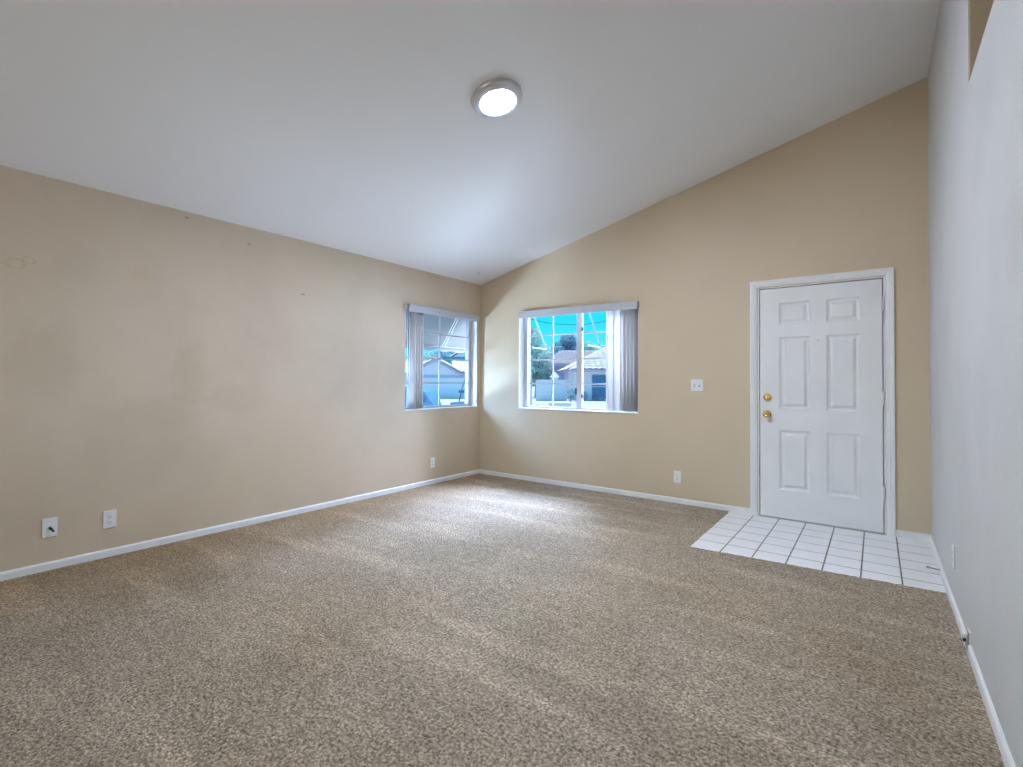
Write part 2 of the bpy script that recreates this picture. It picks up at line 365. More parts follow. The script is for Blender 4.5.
casing.m0, casing.m1 = False, True;  casing('casing', (CX1, D, -.003), (CX1, D, CZ), (-1, 0, 0), door)
casing.m0, casing.m1 = True, True;   casing('casing', (CX0, D, CZ), (CX1, D, CZ), (0, 0, -1), door)
bm = new_bm()
add_box(bm, 3.288, 3.299, D-.002, D+T, -.003, 2.052); add_box(bm, 4.200, 4.211, D-.002, D+T, -.003, 2.052); add_box(bm, 3.299, 4.200, D-.002, D+T, 2.045, 2.052)
add_box(bm, 3.299, 3.315, D+.0445, D+T, -.003, 2.045); add_box(bm, 4.184, 4.200, D+.0445, D+T, -.003, 2.045); add_box(bm, 3.315, 4.184, D+.0445, D+T, 2.03, 2.045)
obj('jamb', bm, M_trim, door)
# leaf: grid front with six moulded panels
DX0, DX1, DZ0, DZ1, DY = 3.306, 4.1925, .014, 2.0365, D+.002
PX = [(3.461, 3.694), (3.816, 4.046)]; PZ = [(.254, .778), (.964, 1.602), (1.713, 1.905)]
bm = new_bm()
xs = [DX0, PX[0][0], PX[0][1], PX[1][0], PX[1][1], DX1]; zs = [DZ0, PZ[0][0], PZ[0][1], PZ[1][0], PZ[1][1], PZ[2][0], PZ[2][1], DZ1]
V = {(i, j): bm.verts.new((x, DY, z)) for i, x in enumerate(xs) for j, z in enumerate(zs)}
for i in range(5):
    for j in range(7):
        if i in (1, 3) and j in (1, 3, 5):
            prev = [V[i, j], V[i+1, j], V[i+1, j+1], V[i, j+1]]
            x0, x1, z0, z1 = xs[i], xs[i+1], zs[j], zs[j+1]
            for ins, dep in ((.004, .007), (.012, .012), (.022, .0145), (.026, .0145), (.043, .004), (.047, .002)):
                cur = [bm.verts.new((x, DY+dep, z)) for x, z in ((x0+ins, z0+ins), (x1-ins, z0+ins), (x1-ins, z1-ins), (x0+ins, z1-ins))]
                for k in range(4): bm.faces.new((prev[k], prev[(k+1) % 4], cur[(k+1) % 4], cur[k]))
                prev = cur
            bm.faces.new(prev)
        else: bm.faces.new((V[i, j], V[i+1, j], V[i+1, j+1], V[i, j+1]))
per = [V[i, 0] for i in range(6)] + [V[5, j] for j in range(1, 8)] + [V[i, 7] for i in range(4, -1, -1)] + [V[0, j] for j in range(6, 0, -1)]
bk = [bm.verts.new((v.co.x, DY+.042, v.co.z)) for v in per]
for i in range(len(per)): bm.faces.new((per[i], per[(i+1) % len(per)], bk[(i+1) % len(per)], bk[i]))
bm.faces.new(bk)
leaf = obj('door_leaf', bm, M_door, door)
Mf = lambda x, y, z: Matrix.Translation((x, y, z)) @ Matrix.Rotation(math.pi/2, 4, 'X')    # local +z points into the room
bm = new_bm(); add_lathe(bm, [(0, .0), (.033, .0), (.033, .006), (.026, .010), (.014, .013), (.012, .030), (.022, .036), (.0285, .046), (.0275, .058), (.019, .066), (.009, .067), (.008, .064), (0, .064)], 28, Mf(3.363, DY, .917))
kn = obj('knob', bm, M_brass, leaf, smooth=True); kn['label'] = 'round brass door knob'
bm = new_bm(); add_lathe(bm, [(0, 0), (.032, 0), (.032, .010), (.028, .017), (.014, .019), (0, .019)], 28, Mf(3.364, DY, 1.069))
add_box(bm, 3.359, 3.369, DY-.036, DY-.018, 1.053, 1.085)
kn = obj('deadbolt', bm, M_brass, leaf, smooth=False); kn['label'] = 'brass deadbolt thumb turn above the knob'
bm = new_bm(); add_lathe(bm, [(0, 0), (.008, 0), (.008, .002), (.006, .003), (.005, .001), (0, .001)], 14, Mf(3.755, DY, 1.561))
pk = obj('peephole', bm, M_steel, leaf)
for hz in (1.831, 1.077, .327):
    bm = new_bm(); add_tube(bm, [(4.197, DY-.010, hz-.05), (4.197, DY-.010, hz+.05)], .0085, 12)
    add_tube(bm, [(4.197, DY-.010, hz+.05), (4.197, DY-.010, hz+.057)], [.0095, .005], 12)
    add_box(bm, 4.186, 4.199, DY-.003, DY+.002, hz-.05, hz+.05); add_box(bm, 4.199, 4.212, DY-.003, DY+.002, hz-.05, hz+.05)
    obj('hinge', bm, M_trim, door)
for sz in (.917, 1.069):
    bm = new_bm(); add_box(bm, 3.2985, 3.3005, D-.001, D+.03, sz-.03, sz+.03); obj('strike_plate', bm, M_steel, door)
bm = new_bm(); add_box(bm, 3.299, 4.200, D-.006, D+T, -.004, .010); obj('threshold', bm, M_grey, door)
bm = new_bm(); add_box(bm, 3.306, 4.193, DY-.004, DY+.03, .010, .022); obj('door_sweep', bm, M_trim, door)

# ------------------------------------------------------------------ windows (built in a frame: u along the wall, v outwards, z up)
def win(name, label, u0, u1, z0, z1, to, stile, mull, rows, sash_u0, sash_u1):
    t = thing(name, label, kind='structure')
    def B(bm, a, b, c, d, e, f_): add_box(bm, *to(a, b, c, d), e, f_)
    bm = new_bm()     # smooth plaster returns and sill
    B(bm, u0, u0+.004, .001, .10, z0, z1); B(bm, u1-.004, u1, .001, .10, z0, z1); B(bm, u0, u1, .001, .10, z1-.004, z1)
    obj('reveal', bm, M_trim, t)
    bm = new_bm(); B(bm, u0-.004, u1+.004, -.010, .10, z0, z0+.012); obj('window_sill', bm, M_trim, t, bevel=.003)
    bm = new_bm(); fw = .035
    B(bm, u0, sash_u0, .095, .155, z0+.01, z1); B(bm, sash_u1, u1, .095, .155, z0+.01, z1)
    B(bm, sash_u0, sash_u1, .095, .155, z0+.01, z0+.034); B(bm, sash_u0, sash_u1, .095, .155, z1-.02, z1)
    obj('window_frame', bm, M_vinyl, t, bevel=.003)
    if stile:
        bm = new_bm(); B(bm, stile[0], stile[1], .100, .140, z0+.03, z1-.02); st = obj('meeting_stile', bm, M_vinyl, t, bevel=.004)
        bm = new_bm()
        for zz in (1.03, 1.80): B(bm, stile[1]-.005, stile[1]+.011, .098, .112, zz-.022, zz+.022)
        B(bm, stile[0]-.012, stile[0]+.006, .096, .112, 1.05, 1.12)
        obj('latch', bm, M_dark, st)
    bm = new_bm()
    for m in mull: B(bm, m-.008, m+.008, .117, .127, z0+.03, z1-.02)
    for r in rows: B(bm, sash_u0, sash_u1, .1165, .1275, r-.008, r+.008)
    obj('muntin', bm, M_vinyl, t)
    spans = [(sash_u0, sash_u1)] if not stile else [(sash_u0, stile[0]), (stile[1], sash_u1)]
    for a, b in spans:
        bm = new_bm(); B(bm, a, b, .130, .134, z0+.034, z1-.02); obj('pane', bm, M_glass, t)
    return t
to_back = lambda a, b, c, d: (a, b, D+c, D+d)
to_left = lambda a, b, c, d: (-d, -c, a, b)
win('window_1', 'white sliding window with grids in the left wall beside the corner', *LW, to_left, None, (3.805, 4.307), (1.759, 1.460, 1.169), 3.70, 4.812)
win('window_2', 'white two pane sliding window with grids in the far wall', *BW, to_back, (1.365, 1.437), (1.034, 1.738), (1.756, 1.460, 1.171), .682, 2.10)

# vertical blinds
def blind(name, label, to, u0, u1, prot, vanes):
    t = thing(name, label, 'vertical blind', group='vertical blinds over the two windows')
    bm = new_bm()
    add_box(bm, *to(u0, u1, -prot, -prot+.006), 1.957, 2.040); add_box(bm, *to(u0, u0+.005, -prot, -.004), 1.957, 2.040); add_box(bm, *to(u1-.005, u1, -prot, -.004), 1.957, 2.040)
    obj('valance', bm, M_vinyl, t, bevel=.0015)
    bm = new_bm(); add_box(bm, *to(u0+.008, u1-.008, -.045, -.005), 2.006, 2.036); obj('head_rail', bm, M_vinyl, t)
    for u, ang, lo in vanes:
        bm = new_bm(); hw = .044; n = 6; rows = []
        for z in (lo, 1.995):
            r = []
            for i in range(n+1):
                s = -hw + 2*hw*i/n; bow = .006*(1-(s/hw)**2)
                du = s*math.cos(ang) - bow*math.sin(ang); dv = s*math.sin(ang) + bow*math.cos(ang)
                x0, x1, y0, y1 = to(u+du, u+du, .042+dv, .042+dv); r.append((x0, y0, z))
            rows.append([bm.verts.new(p) for p in r])
        for i in range(n): bm.faces.new((rows[0][i], rows[0][i+1], rows[1][i+1], rows[1][i]))
        o = obj('vane', bm, M_vane, t, smooth=True)
        s = o.modifiers.new('thick', 'SOLIDIFY'); s.thickness = .0012
    return t
R = math.radians
blind('vertical_blind', 'white vertical blind with vanes stacked at the left of the corner side window', to_left, 3.672, 4.858, .035,
      [(3.800+.019*k, R(104 + 38*(k % 2)), .880) for k in range(7)])
blind('vertical_blind', 'white vertical blind with vanes stacked at the right of the far wall window', to_back, 0.655, 2.165, .06,
      [(1.825, R(12), .882), (1.895, R(24), .882)] + [(1.972+.020*k, R(46+30*(k % 2)), .882) for k in range(8)])

# ------------------------------------------------------------------ ceiling light
lx, ly = 2.214, 2.442
lt = thing('ceiling_light', 'round flush ceiling light, lit, with satin grey rim', 'ceiling light', (lx, ly, zc(lx)), (math.pi, 0, 0))
nrm = Vector((K, 0, -1)).normalized(); lt.rotation_euler = nrm.to_track_quat('Z', 'Y').to_euler()
bm = new_bm(); add_lathe(bm, [(.165, 0), (.165, .012), (.161, .022), (.148, .032), (.122, .040), (.113, .040), (.112, .034), (.112, .02), (0, .02)], 64)
obj('rim', bm, M_ring, lt, smooth=True)
bm = new_bm(); add_lathe(bm, [(.111, .034), (.106, .0385), (.08, .041), (0, .042)], 64); df = obj('diffuser', bm, M_lens, lt, smooth=True); df['label'] = 'glowing white diffuser'
# small hook near the corner
hk = thing('ceiling_hook', 'tiny dark hook screwed into the ceiling above the far left corner', 'hook', (.274, 4.552, zc(.274)))
bm = new_bm(); add_lathe(bm, [(0, -.004), (.008, -.003), (.009, .003), (0, .004)], 12); obj('hook_base', bm, M_steel, hk)
bm = new_bm(); add_tube(bm, [(0, 0, 0), (0, 0, -.014)] + [(.009-.009*math.cos(a), 0, -.014-.010*math.sin(a)) for a in [k*math.pi/6 for k in range(1, 8)]], .002, 8)
obj('hook_bend', bm, mat('dark_hook', (.08, .07, .06), .4, .6), hk)

# ------------------------------------------------------------------ outlets and switches (u along wall, v out of wall into the room)
def plate(kind, name, label, cat, pos, rz, w=.071, h=.117, group=None):
    t = thing(name, label, cat, pos, (0, 0, rz), group or ('white duplex wall outlets' if kind == 'duplex' else None))      # local: x along the wall, -y into the room
    bm = new_bm(); add_box(bm, -w/2, w/2, -.006, .0, -h/2, h/2); p = obj('cover_plate', bm, M_plate, t, bevel=.0025)
    if kind == 'duplex':
        for s in (-1, 1):
            bm = new_bm(); zc_ = s*.0195
            add_lathe(bm, [(0, 0), (.0172, 0), (.0172, .003), (.0155, .0038), (0, .0038)], 20, Matrix.Translation((0, -.0045, zc_)) @ Matrix.Rotation(math.pi/2, 4, 'X'))
            f_ = obj('socket_face', bm, M_plate, t)
            bm = new_bm(); add_box(bm, -.0078, -.0052, -.0088, -.008, zc_-.001, zc_+.008); add_box(bm, .0052, .0078, -.0088, -.008, zc_, zc_+.007)
            add_lathe(bm, [(0, 0), (.0026, 0), (.0026, .0008), (0, .0008)], 10, Matrix.Translation((0, -.008, zc_-.0075)) @ Matrix.Rotation(math.pi/2, 4, 'X'))
            obj('slot', bm, M_dark, f_)
        bm = new_bm(); add_lathe(bm, [(0, 0), (.003, 0), (.0025, .001), (0, .001)], 10, Matrix.Translation((0, -.006, 0)) @ Matrix.Rotation(math.pi/2, 4, 'X')); obj('screw', bm, M_steel, t)
    elif kind == 'switch':
        for u, s in ((-.023, 1), (.023, -1)):
            bm = new_bm(); add_box(bm, u-.006, u+.006, -.0062, -.005, -.013, .013); fr = obj('switch_opening', bm, M_dark, t)
            bm = new_bm(); add_box(bm, u-.0045, u+.0045, -.016, -.003, -.004, .010); o = obj('toggle', bm, M_plate, t, bevel=.0015); o.rotation_euler = (R(18*s), 0, 0)
            for z in (-.03, .03):
                bm = new_bm(); add_lathe(bm, [(0, 0), (.003, 0), (.0025, .001), (0, .001)], 8, Matrix.Translation((u, -.006, z)) @ Matrix.Rotation(math.pi/2, 4, 'X')); obj('screw', bm, M_steel, t)
    elif kind == 'coax':
        bm = new_bm(); add_lathe(bm, [(0, 0), (.0085, 0), (.0085, .004), (.005, .005), (.005, .012), (0, .012)], 12, Matrix.Translation((0, -.005, 0)) @ Matrix.Rotation(math.pi/2, 4, 'X')); obj('socket_jack', bm, M_steel, t)
        bm = new_bm(); add_tube(bm, [(0, -.010, 0), (.001, -.022, -.002), (.006, -.034, -.010), (.013, -.040, -.022)], [.0075, .008, .006, .005], 10); o = obj('cable_stub', bm, M_dark, t); o['label'] = 'short black cable end'
        for z in (-.042, .042):
            bm = new_bm(); add_lathe(bm, [(0, 0), (.003, 0), (.0025, .001), (0, .001)], 8, Matrix.Translation((0, -.006, z)) @ Matrix.Rotation(math.pi/2, 4, 'X')); obj('screw', bm, M_steel, t)
    return t
plate('coax', 'cable_outlet', 'white cable wall plate with a black plug, on the tan left wall', 'wall outlet', (0, .782, .262), math.pi/2)
plate('duplex', 'wall_outlet', 'white duplex outlet on the left wall beside the cable plate', 'wall outlet', (0, 1.082, .249), math.pi/2)
plate('duplex', 'wall_outlet', 'white duplex outlet under the side window near the far corner', 'wall outlet', (0, 4.083, .244), math.pi/2)
plate('duplex', 'wall_outlet', 'white duplex outlet low on the far wall between window and door', 'wall outlet', (2.562, D, .257), 0)
plate('switch', 'light_switch', 'white double light switch on the tan wall left of the door', 'light switch', (2.750, D, 1.167), 0, w=.116)
plate('duplex', 'wall_outlet', 'white outlet low on the white right wall near the entry tiles', 'wall outlet', (W, 3.53, .278), -math.pi/2)

# door stop on the right baseboard, loose phone jack further along
ds = thing('door_stop', 'rigid metal door stop on the right baseboard over the tiles', 'door stop', (W-.012, 4.115, .026))
bm = new_bm(); add_lathe(bm, [(0, 0), (.012, 0), (.011, .004), (.005, .007), (0, .007)], 14, Matrix.Rotation(-math.pi/2, 4, 'Y')); obj('stop_base', bm, M_steel, ds)
bm = new_bm(); add_tube(bm, [(-.005, 0, 0), (-.052, -.004, 0.006)], .0042, 10); obj('stop_rod', bm, mat('dull_bronze', (.30, .25, .19), .4, .6), ds)
bm = new_bm(); add_tube(bm, [(-.051, -.004, .006), (-.066, -.005, .007)], .0075, 10); obj('rubber_tip', bm, mat('grey_rubber', (.35, .34, .32), .8), ds)
pj = thing('phone_jack', 'small surface phone jack with loose cover, above the right baseboard', 'phone jack', (W, 2.985, .072), (0, 0, -math.pi/2))
bm = new_bm(); add_box(bm, -.028, .028, -.008, 0, -.026, .030); obj('jack_base', bm, M_plate, pj, bevel=.002)
bm = new_bm(); add_box(bm, -.022, .026, -.030, -.012, -.012, .028, Matrix.Rotation(R(14), 4, 'Y')); obj('jack_cover', bm, M_plate, pj, bevel=.003)
bm = new_bm(); add_box(bm, -.010, .008, -.031, -.010, -.022, -.013); add_box(bm, .012, .020, -.010, -.007, -.030, -.020); add_box(bm, .0262, .0285, -.029, -.016, -.012, .002); obj('jack_port', bm, M_dark, pj)
bm = new_bm(); add_tube(bm, [(.0, -.012, -.014), (.012, -.016, -.024), (.022, -.017, -.040), (.018, -.018, -.060)], .003, 8); obj('phone_wire', bm, M_steel, pj)

# ------------------------------------------------------------------ window awning frames outside
M_awn = mat('white_awning_tube', (.78, .80, .82), .4); M_awn_dim = mat('dimmed_white_awning_tube', (.16, .17, .20), .5)  # second tube is the same white metal, darkened to offset strong lamp light
aw = thing('window_awning', 'slanted awning with pale grey canvas outside the side window', 'awning', group='window awnings')
yl, yr = 3.30, 5.22
bm = new_bm(); n = 14
P = [(-.17, 2.17), (-.53, 1.655), (-.53, 1.60)]
rows = [[bm.verts.new((x, yl+(yr-yl)*i/n, z + (-.012*math.sin(i*math.pi/n*2)**2 if k == 1 else 0) - (.016*(i % 2) if k == 2 else 0))) for i in range(n+1)] for k, (x, z) in enumerate(P)]
for a_, b_ in zip(rows, rows[1:]):
    for i in range(n): bm.faces.new((a_[i], a_[i+1], b_[i+1], b_[i]))
obj('awning_canvas', bm, M_canvas, aw)
for y in (3.45, 4.755):
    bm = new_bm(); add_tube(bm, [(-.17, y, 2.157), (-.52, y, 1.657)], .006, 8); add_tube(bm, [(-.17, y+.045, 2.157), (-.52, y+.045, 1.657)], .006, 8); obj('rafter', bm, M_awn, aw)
bm = new_bm(); add_tube(bm, [(-.515, yl, 1.65), (-.515, yr, 1.65)], .007, 8); obj('front_bar', bm, M_awn_dim, aw)
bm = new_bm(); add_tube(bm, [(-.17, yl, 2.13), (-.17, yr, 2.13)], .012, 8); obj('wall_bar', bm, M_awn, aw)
aw = thing('window_awning', 'bare white awning frame without canvas outside the far wall window', 'awning', group='window awnings')
for x in (.70, 1.47):
    bm = new_bm(); add_tube(bm, [(x, D+.17, 2.06), (x, D+.50, 1.625)], .009, 8); obj('rafter', bm, M_awn_dim, aw)
    bm = new_bm(); add_tube(bm, [(x, D+.17, 1.62), (x, D+.50, 1.615)], .009, 8); obj('side_arm', bm, M_awn_dim, aw)
bm = new_bm(); add_tube(bm, [(1.47, D+.50, 1.625), (2.22, D+.50, 1.625)], .010, 8); obj('front_bar', bm, M_awn_dim, aw)
bm = new_bm(); add_tube(bm, [(.60, D+.17, 2.07), (2.22, D+.17, 2.07)], .012, 8); obj('wall_bar', bm, M_awn_dim, aw)

# ------------------------------------------------------------------ outside: yard, houses, car, trees
GZ = -.45
M_ground = mat('pale_concrete', (.46, .45, .43), .9, var=.14, vscale=.6)
bm = new_bm(); add_box(bm, -140, 60, -60, 170, GZ-.3, GZ); struct('ground', bm, M_ground, 'pale concrete drives and street outside the windows')
M_wallw = mat('lilac_white_stucco', (.80, .74, .82), .9, var=.05, vscale=3)
M_fascia = mat('lilac_fascia', (.50, .45, .62), .7)
M_blue = mat('blue_grey_stucco', (.40, .44, .68), .9, var=.06, vscale=3)
M_gdoor = mat('pale_garage_door', (.70, .76, .86), .6)
M_hwin = mat('dark_house_glass', (.07, .18, .36), .15)
M_teal = mat('teal_siding', (.06, .36, .42), .7, var=.1, vscale=2)
def m_roof(name, c1, c2):
    m = mat(name, c1, .85); nt = m.node_tree; b = nt.nodes['Principled BSDF']; L = nt.links
    tcn = node(nt, 'ShaderNodeTexCoord'); n = node(nt, 'ShaderNodeTexNoise'); n.inputs['Scale'].default_value = 2.5; L.new(tcn.outputs['Object'], n.inputs['Vector'])
    x = node(nt, 'ShaderNodeMix', data_type='RGBA'); x.inputs['A'].default_value = (*c1, 1); x.inputs['B'].default_value = (*c2, 1); L.new(n.outputs['Fac'], x.inputs['Factor']); L.new(x.outputs['Result'], b.inputs['Base Color'])
    return m
M_rt = m_roof('pink_clay_tile', (.92, .80, .78), (.80, .64, .64)); M_rt2 = m_roof('brown_clay_tile', (.62, .52, .56), (.50, .43, .50))

def tile_slope(bm, a, b, c, d, pitch=.38, rowlen=.45, amp=.09):
    """barrel-tiled roof slope: a,b along the eave (left to right), d,c above them"""
    a, b, c, d = map(Vector, (a, b, c, d)); nrm = (b-a).cross(d-a)
    nrm = nrm.normalized() if nrm.length else Vector((0, 0, 1))
    if nrm.z < 0: nrm = -nrm
    width = max((b-a).length, (c-d).length); nr = max(2, int((d-a).length/rowlen)); nc = max(4, int(width/pitch)*4)
    for j in range(nr):
        rows = []
        for t, lift in ((j/nr, .055), ((j+1)/nr, 0.0)):
            l, r = a.lerp(d, t), b.lerp(c, t); wd = (r-l).length; dirv = (r-l).normalized() if wd > 1e-6 else Vector((1, 0, 0)); row = []
            for i in range(nc+1):
                s = i/nc; off = (l + dirv*wd*s); u = (off-a).dot((b-a).normalized())
                row.append(bm.verts.new(off + nrm*(lift + amp*abs(math.sin(math.pi*u/pitch)))))
            rows.append(row)
        for i in range(nc): bm.faces.new((rows[0][i], rows[0][i+1], rows[1][i+1], rows[1][i]))
    q = [bm.verts.new(p - Vector((0, 0, .03))) for p in (a, b, c, d)]
    if (c-d).length > 1e-4: bm.faces.new(q)
    else: bm.faces.new(q[:3])
def lateral(px, d): return (px-511.5)/F_PX*d

def frame_at(px, d, name, label, cat, group=None):
    """an Empty on the ground, its local x to the viewer's right and y away from the house"""
    return thing(name, label, cat, cam_ground(px, d, GZ), (0, 0, YAW), group or {'house': 'houses across the street', 'shrub': 'shrubs by the white house', 'agave': 'agaves by the block wall'}.get(name))

# garage house seen in the side window; local metres, z above the ground
s = 46.5/F_PX
hs = frame_at(435, 46.5, 'house', 'lilac house with small front gable and pale garage door, across the drive', 'house')
bm = new_bm(); add_box(bm, -8, 5.2, .9, 9, 0, 2.35); obj('house_wall', bm, M_wallw, hs)
bm = new_bm(); add_poly_prism(bm, [(-2.2, 0, 0), (2.2, 0, 0), (2.2, 0, 2.38), (0, 0, 3.55), (-2.2, 0, 2.38)], (0, .9, 0)); obj('gable_wall', bm, M_wallw, hs)
bm = new_bm()
for sg in (-1, 1):
    add_poly_prism(bm, [(0, -.25, 3.72), (sg*2.6, -.25, 2.33), (sg*2.6, -.25, 2.13), (0, -.25, 3.50)], (0, .2, 0))
add_box(bm, -2.2, 5.0, -.06, .0, 1.95, 2.22)
obj('fascia', bm, M_fascia, hs)
bm = new_bm(); add_box(bm, -.4, 4.2, -.03, .02, .02, 1.93)
for k in range(1, 4): add_box(bm, -.4, 4.2, -.045, -.03, .02+k*.48-.012, .02+k*.48+.012)
obj('garage_door', bm, M_gdoor, hs)
bm = new_bm(); add_box(bm, 2.2, 5.0, .0, .9, 0, 2.36); obj('side_wall', bm, M_wallw, hs)
bm = new_bm()
tile_slope(bm, (1.9, -.3, 2.42), (5.5, -.3, 2.42), (5.5, 4.4, 3.75), (1.0, 4.4, 3.75), .5, .7, .15); tile_slope(bm, (-8.3, .5, 2.42), (-1.6, .5, 2.42), (-.6, 4.4, 3.65), (-8.3, 4.4, 3.65))
tile_slope(bm, (-2.7, -.25, 2.35), (-2.7, 4.4, 2.35), (0, 4.4, 3.78), (0, -.25, 3.78)); tile_slope(bm, (2.7, 4.4, 2.35), (2.7, -.25, 2.35), (0, -.25, 3.78), (0, 4.4, 3.78))
obj('tile_roof', bm, M_rt, hs)
# teal flat building and lilac gable behind
t = frame_at(455, 62, 'shed', 'teal flat roofed shed wall showing between the gable and tile roof', 'shed')
bm = new_bm(); add_box(bm, -1.6, 3.4, 0, 3, 0, 4.55); obj('shed_wall', bm, M_teal, t)
bm = new_bm(); add_box(bm, -1.6, 3.5, -.12, 3.1, 4.55, 4.72); obj('shed_roof', bm, mat('teal_edge', (.05, .30, .40), .6), t)
t = frame_at(463, 72, 'house', 'distant lilac gabled house above the tile roof, seen in the side window', 'house')
bm = new_bm(); add_poly_prism(bm, [(-2.4, 0, 0), (2.4, 0, 0), (2.4, 0, 4.6), (0, 0, 6.2), (-2.4, 0, 4.6)], (0, 6, 0)); obj('house_wall', bm, M_wallw, t)
bm = new_bm(); tile_slope(bm, (-2.9, -.3, 4.5), (-2.9, 6.3, 4.5), (0, 6.3, 6.4), (0, -.3, 6.4)); tile_slope(bm, (2.9, 6.3, 4.5), (2.9, -.3, 4.5), (0, -.3, 6.4), (0, 6.3, 6.4)); obj('roof', bm, M_rt, t)

# basketball hoop on the drive
bh = frame_at(460, 34.6, 'basketball_hoop', 'portable basketball hoop with leaning pole on the drive by the garage', 'basketball hoop')
M_hoop = mat('dark_blue_hoop_steel', (.10, .17, .30), .5); M_base = mat('blue_grey_base', (.24, .34, .50), .6)
bm = new_bm(); add_poly_prism(bm, [(-.65, -.4, 0), (.65, -.4, 0), (.60, -.4, .16), (.2, -.4, .24), (-.58, -.4, .18)], (0, .8, 0)); obj('base_tank', bm, M_base, bh, bevel=.03)
bm = new_bm(); add_tube(bm, [(-.05, 0, .2), (.16, 0, 1.05)], .045, 8); obj('pole', bm, M_hoop, bh)
bm = new_bm(); add_tube(bm, [(.10, 0, .95), (.72, 0, 3.05)], .04, 8); add_tube(bm, [(.30, 0, .95), (.98, 0, 3.0)], .03, 8); obj('lift_arm', bm, M_hoop, bh)
bm = new_bm(); add_box(bm, -.08, .32, -.08, .08, .82, 1.02); obj('crank_box', bm, M_hoop, bh)
bm = new_bm(); add_box(bm, .8, 2.0, -.03, .03, 2.9, 3.7); obj('backboard', bm, M_plate, bh)
bm = new_bm(); add_tube(bm, [(1.4+.23*math.cos(a), -.28+.23*math.sin(a), 3.05) for a in [k*math.pi/10 for k in range(21)]], .012, 6); obj('rim', bm, M_hoop, bh)

# parked car whose tail shows in the side window
cr = frame_at(439, 17, 'car', 'blue grey hatchback parked on the drive, its tail in the side window', 'car')
M_car = mat('blue_car_paint', (.16, .30, .50), .28); M_cg = mat('car_glass', (.10, .22, .34), .1)
prof = [(0, .35), (.03, .75), (-.12, .98), (-.35, 1.28), (-.62, 1.42), (-1.1, 1.47), (-2.0, 1.45), (-2.7, 1.12), (-3.0, .98), (-3.9, .88), (-4.15, .70), (-4.2, .38), (-4.1, .25), (-.1, .25)]
bm = new_bm(); L_ = []
for y, sc_ in ((-.80, .94), (-.86, 1), (.86, 1), (.80, .94)):
    L_.append([bm.verts.new((-2.1+(x+2.1)*sc_, y - (0.14*max(0, z-.85)*(1 if y < 0 else -1)*-1 if True else 0), .25+(z-.25)*(sc_ if z > .9 else 1))) for x, z in prof])
for A, B in zip(L_, L_[1:]):
    for i in range(len(prof)): bm.faces.new((A[i], A[(i+1) % len(prof)], B[(i+1) % len(prof)], B[i]))
bm.faces.new(L_[0]); bm.faces.new(L_[-1][::-1])
obj('car_body', bm, M_car, cr, bevel=.03)
bm = new_bm(); add_poly_prism(bm, [(-.30, -.845, .95), (-.47, -.800, 1.26), (-1.15, -.795, 1.36), (-1.15, -.845, .95)], (0, -.012, 0)); add_poly_prism(bm, [(-1.22, -.845, .95), (-1.22, -.795, 1.36), (-1.95, -.795, 1.34), (-2.55, -.845, .97)], (0, -.012, 0)); obj('side_window', bm, M_cg, cr)
for x in (-.78, -3.35):
    for y in (-.80, .62):
        bm = new_bm(); add_lathe(bm, [(0, 0), (.18, 0), (.2, .02), (.30, .02), (.32, .06), (.32, .16), (0, .16)], 24, Matrix.Translation((x, y+.1, .32)) @ Matrix.Rotation(math.pi/2, 4, 'X')); obj('wheel', bm, M_dark, cr)

# house with pink tile roof on the right of the far wall window
hr = frame_at(574, 44, 'house', 'white stucco house with pink tiled hip roof seen through the right pane', 'house')
bm = new_bm(); add_box(bm, 0, 9, 0, 8, 0, 2.78); obj('house_wall', bm, M_wallw, hr)
bm = new_bm(); tile_slope(bm, (-.65, -.65, 2.72), (9.6, -.65, 2.72), (9.6, 4.6, 5.4), (4.4, 4.6, 5.4), .55, .62, .17); tile_slope(bm, (-.65, 8.6, 2.72), (-.65, -.65, 2.72), (4.4, 4.6, 5.4), (4.4, 4.6, 5.4)); obj('tile_roof', bm, M_rt, hr)
bm = new_bm(); add_box(bm, -.62, 9.6, -.62, -.56, 2.52, 2.74); add_box(bm, -.62, -.56, -.62, 8.6, 2.52, 2.74); obj('fascia', bm, M_fascia, hr)
for xw in (1.62, 4.6):
    bm = new_bm()
    for a_, b_, c_, d_ in ((xw-.05, xw, .1, 2.35), (xw+1.24, xw+1.29, .1, 2.35), (xw, xw+1.24, .1, .16), (xw, xw+1.24, 1.20, 1.30), (xw, xw+1.24, 2.28, 2.35)): add_box(bm, a_, b_, -.06, .02, c_, d_)
    wf = obj('house_window', bm, M_vinyl, hr)
    bm = new_bm(); add_box(bm, xw, xw+1.24, -.03, -.01, .16, 2.28); obj('pane', bm, M_hwin, wf)
# house further back with brown roof
hb = frame_at(561, 54, 'house', 'blue grey house with brown tile roof behind the block wall', 'house')
bm = new_bm(); add_box(bm, -1.0, 7, 0, 7, 0, 3.6); obj('house_wall', bm, M_blue, hb)
bm = new_bm(); tile_slope(bm, (-1.8, -.7, 3.55), (7.5, -.7, 3.55), (7.5, 4.2, 5.3), (.4, 4.2, 5.3)); tile_slope(bm, (-1.8, 8, 3.55), (-1.8, -.7, 3.55), (.4, 4.2, 5.3), (.4, 4.2, 5.3)); obj('tile_roof', bm, M_rt2, hb)
bm = new_bm(); add_box(bm, -1.8, 7.5, -.72, -.62, 3.38, 3.58); obj('fascia', bm, M_fascia, hb)
